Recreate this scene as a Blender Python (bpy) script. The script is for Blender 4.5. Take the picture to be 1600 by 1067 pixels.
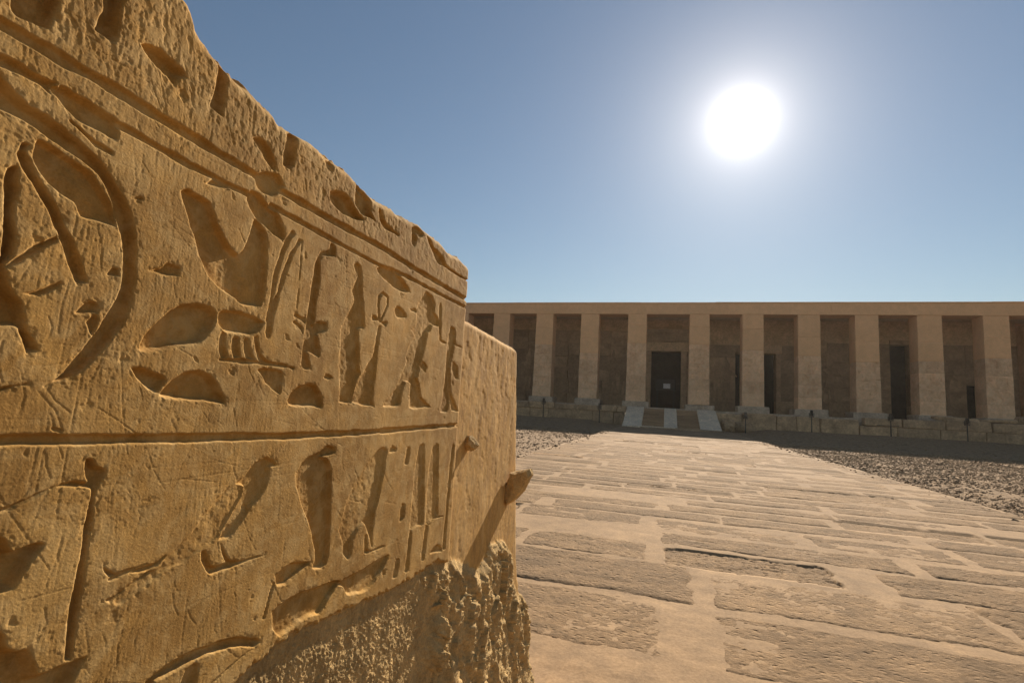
import bpy, math, random
import numpy as np
from mathutils import Vector, Matrix

# ------------------------------------------------------------------ clear
for o in list(bpy.data.objects):
    bpy.data.objects.remove(o)
scene = bpy.context.scene
col = scene.collection

# ------------------------------------------------------------------ camera
CAM_H = 0.90
yaw, pitch, roll = math.radians(16.489), math.radians(6.928), math.radians(3.199)
cam_d = bpy.data.cameras.new('camera')
cam = bpy.data.objects.new('camera', cam_d)
col.objects.link(cam)
scene.camera = cam
fwd = Vector((-math.sin(yaw)*math.cos(pitch), math.cos(yaw)*math.cos(pitch), math.sin(pitch)))
rt = Vector((math.cos(yaw), math.sin(yaw), 0))
up = rt.cross(fwd)
r2 = math.cos(roll)*rt + math.sin(roll)*up
u2 = -math.sin(roll)*rt + math.cos(roll)*up
m = Matrix((r2, u2, -fwd)).transposed().to_4x4()
m.translation = Vector((0, 0, CAM_H))
cam.matrix_world = m
cam_d.sensor_width = 36.0
cam_d.lens = 36.0*818.3/1600.0
cam_d.clip_start = 0.02
cam_d.clip_end = 8000

# ------------------------------------------------------------------ sky and sun
SUN_EL, SUN_AZ = math.radians(28.66), math.radians(7.35)      # azimuth measured from +Y towards +X
sun_dir = Vector((math.sin(SUN_AZ)*math.cos(SUN_EL), math.cos(SUN_AZ)*math.cos(SUN_EL), math.sin(SUN_EL)))
world = bpy.data.worlds.new('World')
scene.world = world
world.use_nodes = True
wn, wl = world.node_tree.nodes, world.node_tree.links
wn.clear()
out = wn.new('ShaderNodeOutputWorld')
bg = wn.new('ShaderNodeBackground')
sky = wn.new('ShaderNodeTexSky')
sky.sky_type = 'NISHITA'
sky.sun_disc = False
sky.sun_elevation = SUN_EL
sky.sun_rotation = SUN_AZ
sky.altitude = 50
sky.air_density = 1.25
sky.dust_density = 0.08
sky.ozone_density = 1.1
bg.inputs['Strength'].default_value = 0.045
wl.new(sky.outputs[0], bg.inputs[0])
# bright dusty air round the sun disc (circumsolar glow), symmetric about the sun
tc = wn.new('ShaderNodeTexCoord')
dot = wn.new('ShaderNodeVectorMath'); dot.operation = 'DOT_PRODUCT'
dot.inputs[1].default_value = sun_dir
nrm = wn.new('ShaderNodeVectorMath'); nrm.operation = 'NORMALIZE'
wl.new(tc.outputs['Generated'], nrm.inputs[0])
wl.new(nrm.outputs[0], dot.inputs[0])
def wmath(op, a, b=None):
    n = wn.new('ShaderNodeMath'); n.operation = op
    for i, v in enumerate((a, b)):
        if v is None: continue
        if isinstance(v, (int, float)): n.inputs[i].default_value = v
        else: wl.new(v, n.inputs[i])
    return n.outputs[0]
ang = wmath('ARCCOSINE', wmath('MINIMUM', dot.outputs['Value'], 1.0))
def lobe(amp, deg, power=2.0):
    t = wmath('POWER', wmath('DIVIDE', ang, math.radians(deg)), power)
    return wmath('MULTIPLY', wmath('EXPONENT', wmath('MULTIPLY', t, -1.0)), amp)
glow = wmath('ADD', lobe(1.3, 1.6, 1.4), wmath('ADD', lobe(0.60, 4.3, 1.0), lobe(0.04, 20.0, 1.5)))
bg2 = wn.new('ShaderNodeBackground')
bg2.inputs['Color'].default_value = (1.0, 0.90, 0.80, 1)
wl.new(glow, bg2.inputs['Strength'])
addn = wn.new('ShaderNodeAddShader')
wl.new(bg.outputs[0], addn.inputs[0]); wl.new(bg2.outputs[0], addn.inputs[1])
wl.new(addn.outputs[0], out.inputs[0])

sun_d = bpy.data.lights.new('sun', 'SUN')
sun_d.energy = 5.0
sun_d.angle = math.radians(0.53)
sun_d.color = (1.0, 0.89, 0.73)
sun = bpy.data.objects.new('sun', sun_d)
col.objects.link(sun)
sun.location = (5, 30, 30)
sun.rotation_euler = sun_dir.to_track_quat('Z', 'Y').to_euler()

scene.view_settings.view_transform = 'Standard'
scene.view_settings.look = 'None'
scene.view_settings.gamma = 1.0
scene.view_settings.exposure = 0.70
scene.view_settings.use_curve_mapping = False

# ------------------------------------------------------------------ helpers
rng = np.random.default_rng(7)
random.seed(7)

def mesh_obj(name, verts, faces, mat, parent=None, smooth=False, loc=None):
    me = bpy.data.meshes.new(name)
    me.from_pydata([tuple(map(float, v)) for v in verts], [], [tuple(map(int, f)) for f in faces])
    if smooth:
        me.polygons.foreach_set('use_smooth', [True]*len(me.polygons))
    me.update()
    if mat: me.materials.append(mat)
    o = bpy.data.objects.new(name, me)
    col.objects.link(o)
    if parent: o.parent = parent
    if loc is not None: o.location = loc
    return o

def np_mesh(name, V, Q, mat, parent=None, smooth=True):
    """big mesh from numpy vertices (n,3) and faces (m,k)"""
    me = bpy.data.meshes.new(name)
    V = np.ascontiguousarray(V, np.float32); Q = np.ascontiguousarray(Q, np.int32)
    k = Q.shape[1]
    me.vertices.add(len(V)); me.vertices.foreach_set('co', V.ravel())
    me.loops.add(Q.size); me.loops.foreach_set('vertex_index', Q.ravel())
    me.polygons.add(len(Q))
    me.polygons.foreach_set('loop_start', np.arange(0, Q.size, k, dtype=np.int32))
    me.polygons.foreach_set('loop_total', np.full(len(Q), k, np.int32))
    me.polygons.foreach_set('use_smooth', np.full(len(Q), smooth, bool))
    me.update(calc_edges=True)
    me.materials.append(mat)
    o = bpy.data.objects.new(name, me)
    col.objects.link(o)
    if parent: o.parent = parent
    return o

def empty(name, loc=(0, 0, 0), rz=0):
    o = bpy.data.objects.new(name, None)
    o.location = loc; o.rotation_euler = (0, 0, rz)
    o.empty_display_size = 0.3
    col.objects.link(o)
    return o

def tag(o, label=None, cat=None, group=None, kind=None):
    if label: o['label'] = label
    if cat: o['category'] = cat
    if group: o['group'] = group
    if kind: o['kind'] = kind
    return o

def box_geo(x0, x1, y0, y1, z0, z1, jit=0.0, taper=0.0):
    V = []
    for z in (z0, z1):
        k = taper if z == z1 else 0
        for (x, y) in ((x0+k, y0+k), (x1-k, y0+k), (x1-k, y1-k), (x0+k, y1-k)):
            V.append((x+random.uniform(-jit, jit), y+random.uniform(-jit, jit), z+random.uniform(-jit, jit)))
    Fc = [(3, 2, 1, 0), (4, 5, 6, 7), (0, 1, 5, 4), (1, 2, 6, 5), (2, 3, 7, 6), (3, 0, 4, 7)]
    return V, Fc

def bevel(o, w, seg=2):
    md = o.modifiers.new('bevel', 'BEVEL'); md.width = w; md.segments = seg; md.limit_method = 'ANGLE'
    return o

def box(name, x0, x1, y0, y1, z0, z1, mat, parent=None, jit=0.0, bev=0.0, taper=0.0):
    V, Fc = box_geo(x0, x1, y0, y1, z0, z1, jit, taper)
    o = mesh_obj(name, V, Fc, mat, parent)
    if bev: bevel(o, bev)
    return o

# value noise on numpy arrays
def _hash(ix, iy, seed):
    h = (ix.astype(np.int64)*374761393 + iy.astype(np.int64)*668265263 + seed*974711) & 0xffffffff
    h = ((h ^ (h >> 13))*1274126177) & 0xffffffff
    h = (h ^ (h >> 16))
    return (h & 0xffff)/32767.5 - 1.0
def vn(x, y, seed=0):
    ix = np.floor(x); iy = np.floor(y)
    fx = x-ix; fy = y-iy
    fx = fx*fx*fx*(fx*(fx*6-15)+10); fy = fy*fy*fy*(fy*(fy*6-15)+10)
    ix = ix.astype(np.int64); iy = iy.astype(np.int64)
    a = _hash(ix, iy, seed); b = _hash(ix+1, iy, seed); c = _hash(ix, iy+1, seed); d = _hash(ix+1, iy+1, seed)
    return (a*(1-fx)+b*fx)*(1-fy)+(c*(1-fx)+d*fx)*fy
def fbm(x, y, seed=0, octv=4, gain=0.5, lac=2.03):
    s = 0; amp = 1.0; tot = 0
    for i in range(octv):
        s = s+amp*vn(x+17.3*i, y-9.1*i, seed+i*31); tot += amp
        x = x*lac; y = y*lac; amp *= gain
    return s/tot
def ridge(x, y, seed=0, octv=3):
    s = 0; amp = 1.0; tot = 0
    for i in range(octv):
        s = s+amp*(1-2*np.abs(vn(x+5.7*i, y+3.3*i, seed+i*13))); tot += amp
        x = x*2.1; y = y*2.1; amp *= 0.5
    return s/tot
def facets(x, y, seed=0):
    """cells with random height and tilt: fractured stone"""
    ix = np.floor(x).astype(np.int64); iy = np.floor(y).astype(np.int64)
    best = np.full(x.shape, 1e9); h = np.zeros(x.shape)
    for dx in (-1, 0, 1):
        for dy in (-1, 0, 1):
            cx_, cy_ = ix+dx, iy+dy
            px_ = cx_+0.5+0.45*_hash(cx_, cy_, seed); py_ = cy_+0.5+0.45*_hash(cx_, cy_, seed+1)
            d = (x-px_)**2+(y-py_)**2
            v = _hash(cx_, cy_, seed+2)+0.9*_hash(cx_, cy_, seed+3)*(x-px_)+0.9*_hash(cx_, cy_, seed+4)*(y-py_)
            k = d < best
            best = np.where(k, d, best); h = np.where(k, v, h)
    return h
def sstep(a, b, x):
    t = np.clip((x-a)/(b-a), 0, 1)
    return t*t*(3-2*t)

# ------------------------------------------------------------------ materials
def stone(name, base, dark=0.6, light=1.25, scale=3.0, bump=0.3, bdist=0.02, rough=0.93, fine=60.0, stains=0.0, objvar=0.0, pits=0.0, sat=None, stretch=(1, 1, 1), tint=None, grain=0.8):
    mt = bpy.data.materials.new(name); mt.use_nodes = True
    nt = mt.node_tree; N, L = nt.nodes, nt.links
    b = N['Principled BSDF']
    b.inputs['Roughness'].default_value = rough
    b.inputs['Specular IOR Level'].default_value = 0.18
    tcd = N.new('ShaderNodeTexCoord')
    mp = N.new('ShaderNodeMapping'); mp.inputs['Scale'].default_value = stretch
    L.new(tcd.outputs['Object'], mp.inputs[0])
    if objvar:                     # every piece shows its own stretch of stone
        oi0 = N.new('ShaderNodeObjectInfo')
        of = N.new('ShaderNodeVectorMath'); of.operation = 'SCALE'; of.inputs[0].default_value = (61.0, 37.0, 83.0)
        L.new(oi0.outputs['Random'], of.inputs['Scale']); L.new(of.outputs[0], mp.inputs['Location'])
    def noise(sc, det=6, ro=0.6, dis=0.0):
        n = N.new('ShaderNodeTexNoise'); n.inputs['Scale'].default_value = sc
        n.inputs['Detail'].default_value = det; n.inputs['Roughness'].default_value = ro
        n.inputs['Distortion'].default_value = dis
        L.new(mp.outputs[0], n.inputs['Vector']); return n.outputs['Fac']
    def mix(fac, a, c, mode='MIX'):
        n = N.new('ShaderNodeMix'); n.data_type = 'RGBA'; n.blend_type = mode
        for sock, v in ((n.inputs['Factor'], fac), (n.inputs['A'], a), (n.inputs['B'], c)):
            if isinstance(v, (int, float)): sock.default_value = v
            elif isinstance(v, tuple): sock.default_value = v
            else: L.new(v, sock)
        return n.outputs['Result']
    def ramp(v, p0, p1, c0=(0, 0, 0, 1), c1=(1, 1, 1, 1)):
        n = N.new('ShaderNodeValToRGB'); n.color_ramp.elements[0].position = p0; n.color_ramp.elements[1].position = p1
        n.color_ramp.elements[0].color = c0; n.color_ramp.elements[1].color = c1
        L.new(v, n.inputs[0]); return n.outputs[0]
    cd = tuple(c*dark for c in base)+(1,)
    cl = tuple(min(1, c*light) for c in base)+(1,)
    c = ramp(noise(scale, 8, 0.62, 0.4), 0.32, 0.68, cd, cl)
    c2 = ramp(noise(scale*5.3, 6, 0.65), 0.3, 0.7, (0.72, 0.72, 0.74, 1), (1.2, 1.18, 1.14, 1))
    c = mix(min(0.75, grain), c, c2, 'MULTIPLY')
    gr = ramp(noise(fine, 4, 0.7), 0.33, 0.68, (0.75, 0.74, 0.72, 1), (1.18, 1.18, 1.18, 1))
    c = mix(grain, c, gr, 'MULTIPLY')
    if stains:
        st_ = ramp(noise(scale*0.55, 7, 0.7, 0.8), 0.52, 0.66)
        c = mix(st_ if stains >= 1 else mix(1.0-stains, st_, (0, 0, 0, 1)), c, tuple(v*0.45 for v in base)+(1,))
    if tint:
        for (tcol, amt, tsc) in tint:
            tm = ramp(noise(tsc, 7, 0.68, 0.6), 0.46, 0.62, (0, 0, 0, 1), (amt, amt, amt, 1))
            c = mix(tm, c, tuple(tcol)+(1,))
    if objvar:
        oi = N.new('ShaderNodeObjectInfo')
        rr = ramp(oi.outputs['Random'], 0.0, 1.0, (1-objvar, 1-objvar, 1-objvar*0.9, 1), (1+objvar, 1+objvar*0.97, 1+objvar*0.9, 1))
        c = mix(1.0, c, rr, 'MULTIPLY')
    L.new(c, b.inputs['Base Color'])
    h = noise(fine, 8, 0.72)
    bp = N.new('ShaderNodeBump'); bp.inputs['Strength'].default_value = bump; bp.inputs['Distance'].default_value = bdist
    L.new(h, bp.inputs['Height'])
    last = bp
    if pits:
        vo = N.new('ShaderNodeTexVoronoi'); vo.inputs['Scale'].default_value = fine*0.5
        L.new(mp.outputs[0], vo.inputs['Vector'])
        pr = ramp(vo.outputs['Distance'], 0.05, 0.35)
        b2 = N.new('ShaderNodeBump'); b2.inputs['Strength'].default_value = pits; b2.inputs['Distance'].default_value = bdist
        L.new(pr, b2.inputs['Height']); L.new(bp.outputs[0], b2.inputs['Normal']); last = b2
    L.new(last.outputs[0], b.inputs['Normal'])
    return mt

def plain(name, color, rough=0.6, metal=0.0):
    mt = bpy.data.materials.new(name); mt.use_nodes = True
    nt = mt.node_tree; N, L = nt.nodes, nt.links
    b = N['Principled BSDF']
    b.inputs['Roughness'].default_value = rough; b.inputs['Metallic'].default_value = metal
    n = N.new('ShaderNodeTexNoise'); n.inputs['Scale'].default_value = 14; n.inputs['Detail'].default_value = 5
    t = N.new('ShaderNodeTexCoord'); L.new(t.outputs['Object'], n.inputs['Vector'])
    r = N.new('ShaderNodeValToRGB')
    r.color_ramp.elements[0].color = tuple(c*0.75 for c in color)+(1,); r.color_ramp.elements[1].color = tuple(min(1, c*1.2) for c in color)+(1,)
    r.color_ramp.elements[0].position = .3; r.color_ramp.elements[1].position = .7
    L.new(n.outputs['Fac'], r.inputs[0]); L.new(r.outputs[0], b.inputs['Base Color'])
    return mt

M = {}
M['carved'] = stone('carved_sandstone', (0.475, 0.268, 0.076), 0.74, 1.2, 9.0, 0.55, 0.0010, fine=560.0, tint=(((0.58, 0.36, 0.13), 0.45, 11.0), ((0.26, 0.13, 0.03), 0.6, 5.0), ((0.62, 0.42, 0.18), 0.4, 45.0)))
M['plaster'] = stone('lime_render', (0.62, 0.36, 0.115), 0.80, 1.12, 9.0, 0.5, 0.0012, fine=300.0, stretch=(1, 1.6, 0.7), tint=(((0.28, 0.155, 0.06), 0.55, 34.0), ((0.62, 0.42, 0.19), 0.4, 9.0)))
M['core'] = stone('broken_sandstone', (0.60, 0.40, 0.175), 0.7, 1.2, 22.0, 0.9, 0.004, fine=320.0)
M['mortar'] = stone('lime_mortar', (0.37, 0.24, 0.13), 0.85, 1.12, 1.7, 0.5, 0.004, fine=70.0)
M['slab'] = stone('paving_stone', (0.30, 0.19, 0.098), 0.70, 1.22, 5.0, 0.8, 0.012, fine=60.0, objvar=0.10, pits=0.6, stretch=(0.8, 1.15, 1))
M['gravel'] = stone('gravel_ground', (0.30, 0.192, 0.102), 0.55, 1.4, 6.0, 0.9, 0.03, fine=22.0)
M['pebble'] = stone('pebble_stone', (0.36, 0.232, 0.125), 0.55, 1.25, 2.2, 0.3, 0.01, fine=9.0)
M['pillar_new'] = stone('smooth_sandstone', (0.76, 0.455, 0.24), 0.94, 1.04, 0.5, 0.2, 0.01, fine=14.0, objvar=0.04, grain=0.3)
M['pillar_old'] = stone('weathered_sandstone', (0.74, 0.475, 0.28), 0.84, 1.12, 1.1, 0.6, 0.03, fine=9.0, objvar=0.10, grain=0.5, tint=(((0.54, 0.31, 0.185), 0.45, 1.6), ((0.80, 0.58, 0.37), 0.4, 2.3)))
M['base'] = stone('grey_sandstone', (0.46, 0.355, 0.26), 0.75, 1.2, 1.2, 0.5, 0.03, fine=10.0, objvar=0.08)
M['wall_new'] = stone('restored_wall', (0.66, 0.46, 0.27), 0.85, 1.12, 0.5, 0.3, 0.02, fine=9.0)
M['wall_old'] = stone('old_relief_wall', (0.47, 0.32, 0.195), 0.74, 1.22, 0.9, 0.8, 0.05, fine=6.0, objvar=0.16, grain=0.6)
M['dark_wall'] = stone('shade_dark_wall', (0.06, 0.048, 0.04), 0.7, 1.3, 0.8, 0.3, 0.02, fine=6.0)  # near-black base colour stands in for the shade inside the rooms
M['podium'] = stone('podium_sandstone', (0.45, 0.305, 0.18), 0.65, 1.3, 1.4, 0.7, 0.03, fine=10.0, objvar=0.13)
M['strip'] = stone('pale_limestone', (0.82, 0.64, 0.44), 0.85, 1.1, 1.5, 0.3, 0.01, fine=12.0, objvar=0.05)
M['wood'] = stone('worn_timber', (0.34, 0.22, 0.13), 0.7, 1.3, 2.5, 0.4, 0.01, fine=20.0, objvar=0.15, stretch=(0.3, 3, 3))
M['iron'] = plain('rusty_iron', (0.075, 0.058, 0.045), 0.75, 0.2)
M['paper'] = plain('white_notice', (0.55, 0.55, 0.55), 0.7)
M['board'] = plain('dark_board', (0.03, 0.028, 0.026), 0.7)
M['glass'] = plain('lamp_glass', (0.12, 0.12, 0.12), 0.1)
# carved outlines on the wall face: (along wall, height) in tenths of a millimetre
RECESS=[(9,[(1879,11317),(1902,11184),(1931,11165),(1993,11176),(2064,11195),(2105,11213),(2125,11300),(2123,11370),(2113,11516)]),
(9,[(2354,11722),(2368,11568),(2353,11464),(2346,11396),(2416,11388),(2480,11384),(2493,11446),(2501,11534),(2512,11683),(2512,11857)]),
(8,[(2670,11518),(2720,11475),(2800,11431),(2893,11407),(2965,11369),(2996,11436),(3066,11521),(3034,11550),(2934,11574),(2828,11589),(2731,11561)]),
(8,[(3339,11833),(3340,11714),(3323,11565),(3300,11403),(3373,11384),(3448,11384),(3454,11489),(3455,11605),(3453,11733),(3431,11823),(3385,11853)]),
(6,[(3804,11379),(3881,11328),(3968,11260),(4083,11192),(4134,11215),(4131,11293),(4054,11383),(3985,11428),(3881,11433)]),
(8,[(4240,11666),(4239,11553),(4224,11417),(4230,11316),(4322,11314),(4377,11375),(4382,11470),(4397,11611),(4410,11714),(4331,11730)]),
(5,[(3873,11053),(4004,11139),(4175,11191),(4281,11114),(4248,11018),(4125,10926),(3994,10925),(3904,10964)]),
(4,[(4884,11678),(4933,11592),(5022,11610),(5066,11702),(5005,11720)]),
(9,[(5024,11369),(5025,11281),(5109,11228),(5281,11203),(5458,11207),(5641,11228),(5760,11293),(5592,11353),(5451,11424),(5339,11471),(5165,11434)]),
(8,[(5513,11703),(5511,11543),(5533,11412),(5682,11342),(5880,11364),(6031,11369),(5914,11443),(5888,11600),(5753,11692),(5618,11738)]),
(6,[(6083,11570),(6133,11421),(6248,11355),(6445,11354),(6678,11368),(6689,11408),(6507,11428),(6298,11444),(6226,11486),(6176,11575)]),
(6,[(7076,11646),(7096,11402),(7186,11363),(7250,11472),(7252,11588),(7336,11563),(7484,11655),(7399,11738),(7227,11736)]),
(6,[(7588,11682),(7694,11571),(7911,11453),(8069,11348),(8334,11359),(8778,11364),(9375,11379),(9699,11366),(9685,11442),(8937,11406),(8476,11421),(8308,11509),(8139,11563),(7889,11577),(7727,11670)]),
(7,[(1708,10857),(1899,10765),(1977,10730),(2064,10683),(2171,10678),(2239,10646),(2355,10602),(2519,10537),(2654,10418),(2739,10323),(2795,10202),(2856,9996),(2881,9792),(2884,9603),(2857,9492),(2782,9325),(2700,9187),(2615,9072),(2501,9000),(2396,8953),(2450,9013),(2497,9054),(2577,9191),(2663,9348),(2732,9511),(2771,9683),(2771,9778),(2747,10006),(2693,10155),(2617,10293),(2506,10423),(2389,10478),(2220,10522),(2115,10547),(2024,10563),(1928,10560),(1748,10577)]),
(4,[(1987,8904),(2159,8949),(2294,8971),(2290,8955),(2167,8896),(1994,8854)]),
(5,[(1704,10885),(1882,10883),(1953,10896),(2067,10884),(2200,10915),(2165,10796),(2093,10822),(2003,10824),(1891,10817),(1713,10822)]),
(6,[(2173,10842),(2202,10903),(2270,10915),(2388,10901),(2490,10886),(2579,10867),(2607,10815),(2609,10726),(2556,10708),(2454,10719),(2336,10730),(2249,10763),(2189,10811)]),
(8,[(2012,10242),(2065,10283),(2086,10162),(2092,10002),(2111,9847),(2124,9731),(2081,9671),(2118,9570),(2148,9518),(2201,9450),(2239,9357),(2256,9311),(2323,9207),(2343,9169),(2266,9144),(2241,9197),(2191,9289),(2158,9296),(2111,9288),(2044,9323),(2002,9618),(2056,9711),(2022,9975),(2006,10127)]),
(6,[(2084,10268),(2151,10190),(2233,10077),(2313,9946),(2348,9887),(2411,9765),(2484,9647),(2548,9671),(2503,9780),(2435,9915),(2365,10014),(2318,10101),(2254,10185),(2174,10259),(2114,10340),(2090,10387),(2110,10439),(2060,10430),(2039,10345)]),
(3.2,[(2122,9722),(2323,9939),(2348,9898),(2256,9809),(2145,9681),(2082,9644)]),
(5.2,[(2127,10368),(2207,10257),(2306,10188),(2390,10169),(2445,10092),(2544,10101),(2675,10115),(2675,10182),(2632,10256),(2551,10354),(2476,10423),(2395,10440),(2336,10457),(2211,10482),(2138,10487)]),
(2.6,[(2649,9740),(2700,9825),(2755,9826),(2765,9758)]),
(3,[(2512,9452),(2585,9550),(2646,9540),(2643,9485)]),
(3,[(2192,9516),(2261,9540),(2386,9636),(2384,9597),(2278,9519)]),
(3,[(2588,9399),(2630,9460),(2651,9428),(2638,9313)]),
(2.6,[(2740,10367),(2859,10416),(2857,10360),(2765,10343)]),
(3,[(2951,9865),(3056,9913),(3115,9961),(3230,9961),(3230,9886),(3131,9850),(3037,9857)]),
(7.5,[(2983,9304),(3015,9379),(3096,9497),(3197,9600),(3286,9665),(3423,9700),(3576,9706),(3639,9670),(3656,9607),(3607,9505),(3529,9402),(3446,9358),(3270,9306),(3107,9257),(2999,9245),(2980,9277)]),
(4.5,[(2936,9121),(3003,9136),(3104,9117),(3195,9087),(3240,9050),(3210,8990),(3173,8941),(3101,8963),(3035,9003),(2979,9058)]),
(7.5,[(3196,8918),(3237,8991),(3306,9061),(3411,9119),(3538,9145),(3666,9116),(3756,9042),(3819,8954),(3850,8872),(3702,8877),(3469,8890),(3302,8898)]),
(4.6,[(3151,10570),(3203,10625),(3289,10605),(3437,10598),(3519,10466),(3633,10338),(3729,10259),(3800,10238),(3848,10307),(3899,10461),(3946,10632),(4032,10602),(4121,10548),(4170,10233),(4179,9948),(4146,9825),(4019,9788),(3909,9778),(3812,9818),(3651,9871),(3522,9949),(3418,10068),(3353,10184),(3268,10353),(3205,10472)]),
(3,[(3333,10720),(3421,10796),(3506,10823),(3656,10815),(3555,10761),(3417,10734)]),
(4.5,[(3849,10892),(3818,10784),(3860,10718),(3943,10655),(4063,10613),(4187,10557),(4346,10542),(4371,10594),(4319,10717),(4235,10802),(4147,10818),(4058,10846),(3957,10890)]),
(3.5,[(3656,9653),(3705,9703),(3909,9732),(4105,9710),(4222,9673),(4161,9568),(4061,9516),(3896,9511),(3758,9517),(3675,9570)]),
(2.4,[(3710,9434),(3728,9503),(3761,9497),(3784,9389),(3819,9285),(3757,9267),(3718,9338)]),
(2.4,[(3851,9463),(3873,9490),(3931,9486),(3935,9408),(3975,9301),(3891,9281),(3857,9375)]),
(2.4,[(3974,9458),(4000,9495),(4049,9490),(4067,9425),(4118,9338),(4152,9295),(4032,9283),(3992,9370)]),
(2.6,[(4090,9520),(4164,9544),(4181,9439),(4242,9351),(4332,9303),(4574,9300),(4616,9277),(4707,9271),(4696,9246),(4580,9260),(4338,9265),(4203,9291),(4123,9407)]),
(2.8,[(4191,9205),(4276,9234),(4534,9223),(4560,9112),(4539,8973),(4445,9008),(4315,9072),(4261,9139)]),
(5.5,[(4663,8917),(4700,8992),(4800,9071),(4951,9121),(5100,9100),(5200,9024),(5238,8930),(5251,8846),(4993,8857),(4771,8865),(4698,8877)]),
(2,[(5237,9198),(5303,9238),(5392,9229),(5410,9196),(5334,9172)]),
(3,[(4868,10173),(4846,9994),(4840,9827),(4828,9626),(4818,9490),(4832,9295),(4908,9259),(4976,9286),(4934,9440),(5108,9415),(5126,9520),(5057,9658),(5224,9735),(5207,9839),(5065,9830),(4971,9770),(4969,9923),(4982,10132),(4992,10254),(4968,10510),(5027,10587),(5241,10643),(5194,10778),(5130,10781),(5108,10688),(4951,10618),(4871,10438)]),
(2,[(4623,9803),(4635,9857),(4738,9837),(4827,9839),(4831,9747),(4769,9765),(4687,9786)]),
(2,[(4618,9740),(4648,9773),(4791,9726),(4797,9621),(4746,9677)]),
(2.8,[(5634,10649),(5699,10693),(5777,10672),(5842,10553),(5865,10414),(5964,10085),(5996,9889),(5867,9849),(5871,9733),(5940,9491),(5945,9367),(5986,9304),(5900,9191),(5869,9026),(5845,8912),(5596,8923),(5561,9140),(5511,9370),(5506,9565),(5494,9800),(5575,9973),(5702,10144),(5716,10229),(5659,10316),(5727,10524),(5676,10569)]),
(2.4,[(6164,10026),(6152,10102),(6215,10114),(6322,10079),(6346,10039)]),
(2.4,[(6361,10050),(6539,10090),(6564,10048),(6520,9986),(6365,10024)]),
(2.6,[(6320,9990),(6403,10003),(6372,9775),(6361,9534),(6351,9296),(6327,9137),(6344,8939),(6386,8879),(6152,8893),(5870,8929),(5917,9085),(5996,9238),(6132,9408),(6245,9539),(6290,9764)]),
(2.4,[(6737,10288),(6801,10364),(6919,10363),(7074,10290),(7116,10228),(6947,10199),(6790,10200)]),
(1.8,[(7174,10394),(7394,10437),(7428,10366),(7278,10338)]),
(5,[(6171,10754),(6369,10839),(6671,10870),(6864,10809),(7108,10706),(7162,10638),(6942,10588),(6647,10597),(6365,10650),(6209,10710)]),
(2.8,[(7587,10648),(7708,10782),(7935,10767),(8083,10666),(8086,10499),(8257,10430),(8283,10287),(8022,10267),(7967,10149),(7873,10114),(7814,9892),(7718,9619),(7625,9353),(7711,9255),(7816,9053),(8184,8903),(7893,8878),(7444,8863),(7422,9240),(7251,9250),(7156,9081),(7121,8936),(6993,8878),(6624,8882),(6818,9023),(6998,9198),(7108,9367),(7238,9573),(7185,9637),(7334,9883),(7425,9996),(7301,10079),(7478,10210),(7443,10410),(7491,10534)]),
(1.8,[(7810,9638),(7944,9565),(7889,9460),(7684,9543)]),
(2.6,[(8885,10408),(9032,10353),(9111,10090),(9476,10074),(9447,10046),(9055,10047),(9011,9873),(8930,9627),(9016,9314),(9094,9140),(9467,8834),(9133,8832),(9043,8996),(8941,8808),(8626,8807),(8674,9011),(8708,9298),(8748,9566),(8728,9843),(8759,10163),(8801,10347)]),
(2.2,[(8268,10681),(8348,10697),(8426,10094),(8660,10056),(8636,10029),(8350,10060)]),
(1.8,[(9033,9756),(9281,9681),(9354,9454),(9231,9422),(9037,9559)]),
(4.5,[(2724,8468),(2763,8460),(2792,8410),(2856,8395),(2865,8358),(2840,8292),(2827,8231),(2825,8122),(2827,7966),(2824,7809),(2819,7671),(2820,7549),(2818,7426),(2822,7260),(2825,7128),(2766,7153),(2761,7324),(2766,7505),(2764,7658),(2765,7845),(2767,8030),(2775,8178),(2774,8260),(2710,8289),(2622,8305),(2560,8309),(2527,8301),(2592,8323),(2667,8325),(2748,8304),(2765,8321),(2736,8385)]),
(9,[(2168,8035),(2287,8060),(2324,8026),(2364,7949),(2440,7962),(2488,7966),(2531,7946),(2495,7871),(2442,7778),(2411,7717),(2338,7705),(2218,7686)]),
(10,[(2237,7557),(2370,7482),(2399,7446),(2419,7383),(2469,7333),(2537,7314),(2573,7257),(2599,7196),(2629,7137),(2692,7133),(2792,7134),(2852,7133),(2933,7125),(2921,7088),(2896,7045),(2851,6975),(2770,6882),(2300,7113)]),
(3,[(2943,7710),(2989,7671),(3068,7636),(3083,7601),(3007,7609),(2959,7662)]),
(2.6,[(4443,8359),(4578,8300),(4604,8253),(4523,8245),(4519,8128),(4454,8003),(4318,7872),(4190,7742),(4097,7652),(4011,7643),(3953,7650),(3980,7705),(4100,7879),(4196,8009),(4206,8096),(4091,8135),(4192,8193),(4289,8297)]),
(1,[(4091,8135),(4198,8098),(4180,8012),(4080,7866),(3968,7691),(3851,7641),(3695,7593),(3609,7554),(3476,7539),(3361,7499),(3239,7441),(3124,7387),(3066,7392),(3043,7457),(3061,7496),(3151,7527),(3274,7547),(3375,7581),(3458,7662),(3554,7719),(3659,7794),(3745,7904),(3827,7976),(3960,8072)]),
(2.4,[(3078,7598),(3216,7591),(3375,7586),(3459,7652),(3434,7668),(3342,7623),(3187,7617),(3076,7616)]),
(3,[(2988,7462),(3045,7479),(3153,7513),(3273,7557),(3350,7568),(3276,7537),(3158,7484),(3083,7440),(3035,7420)]),
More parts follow.
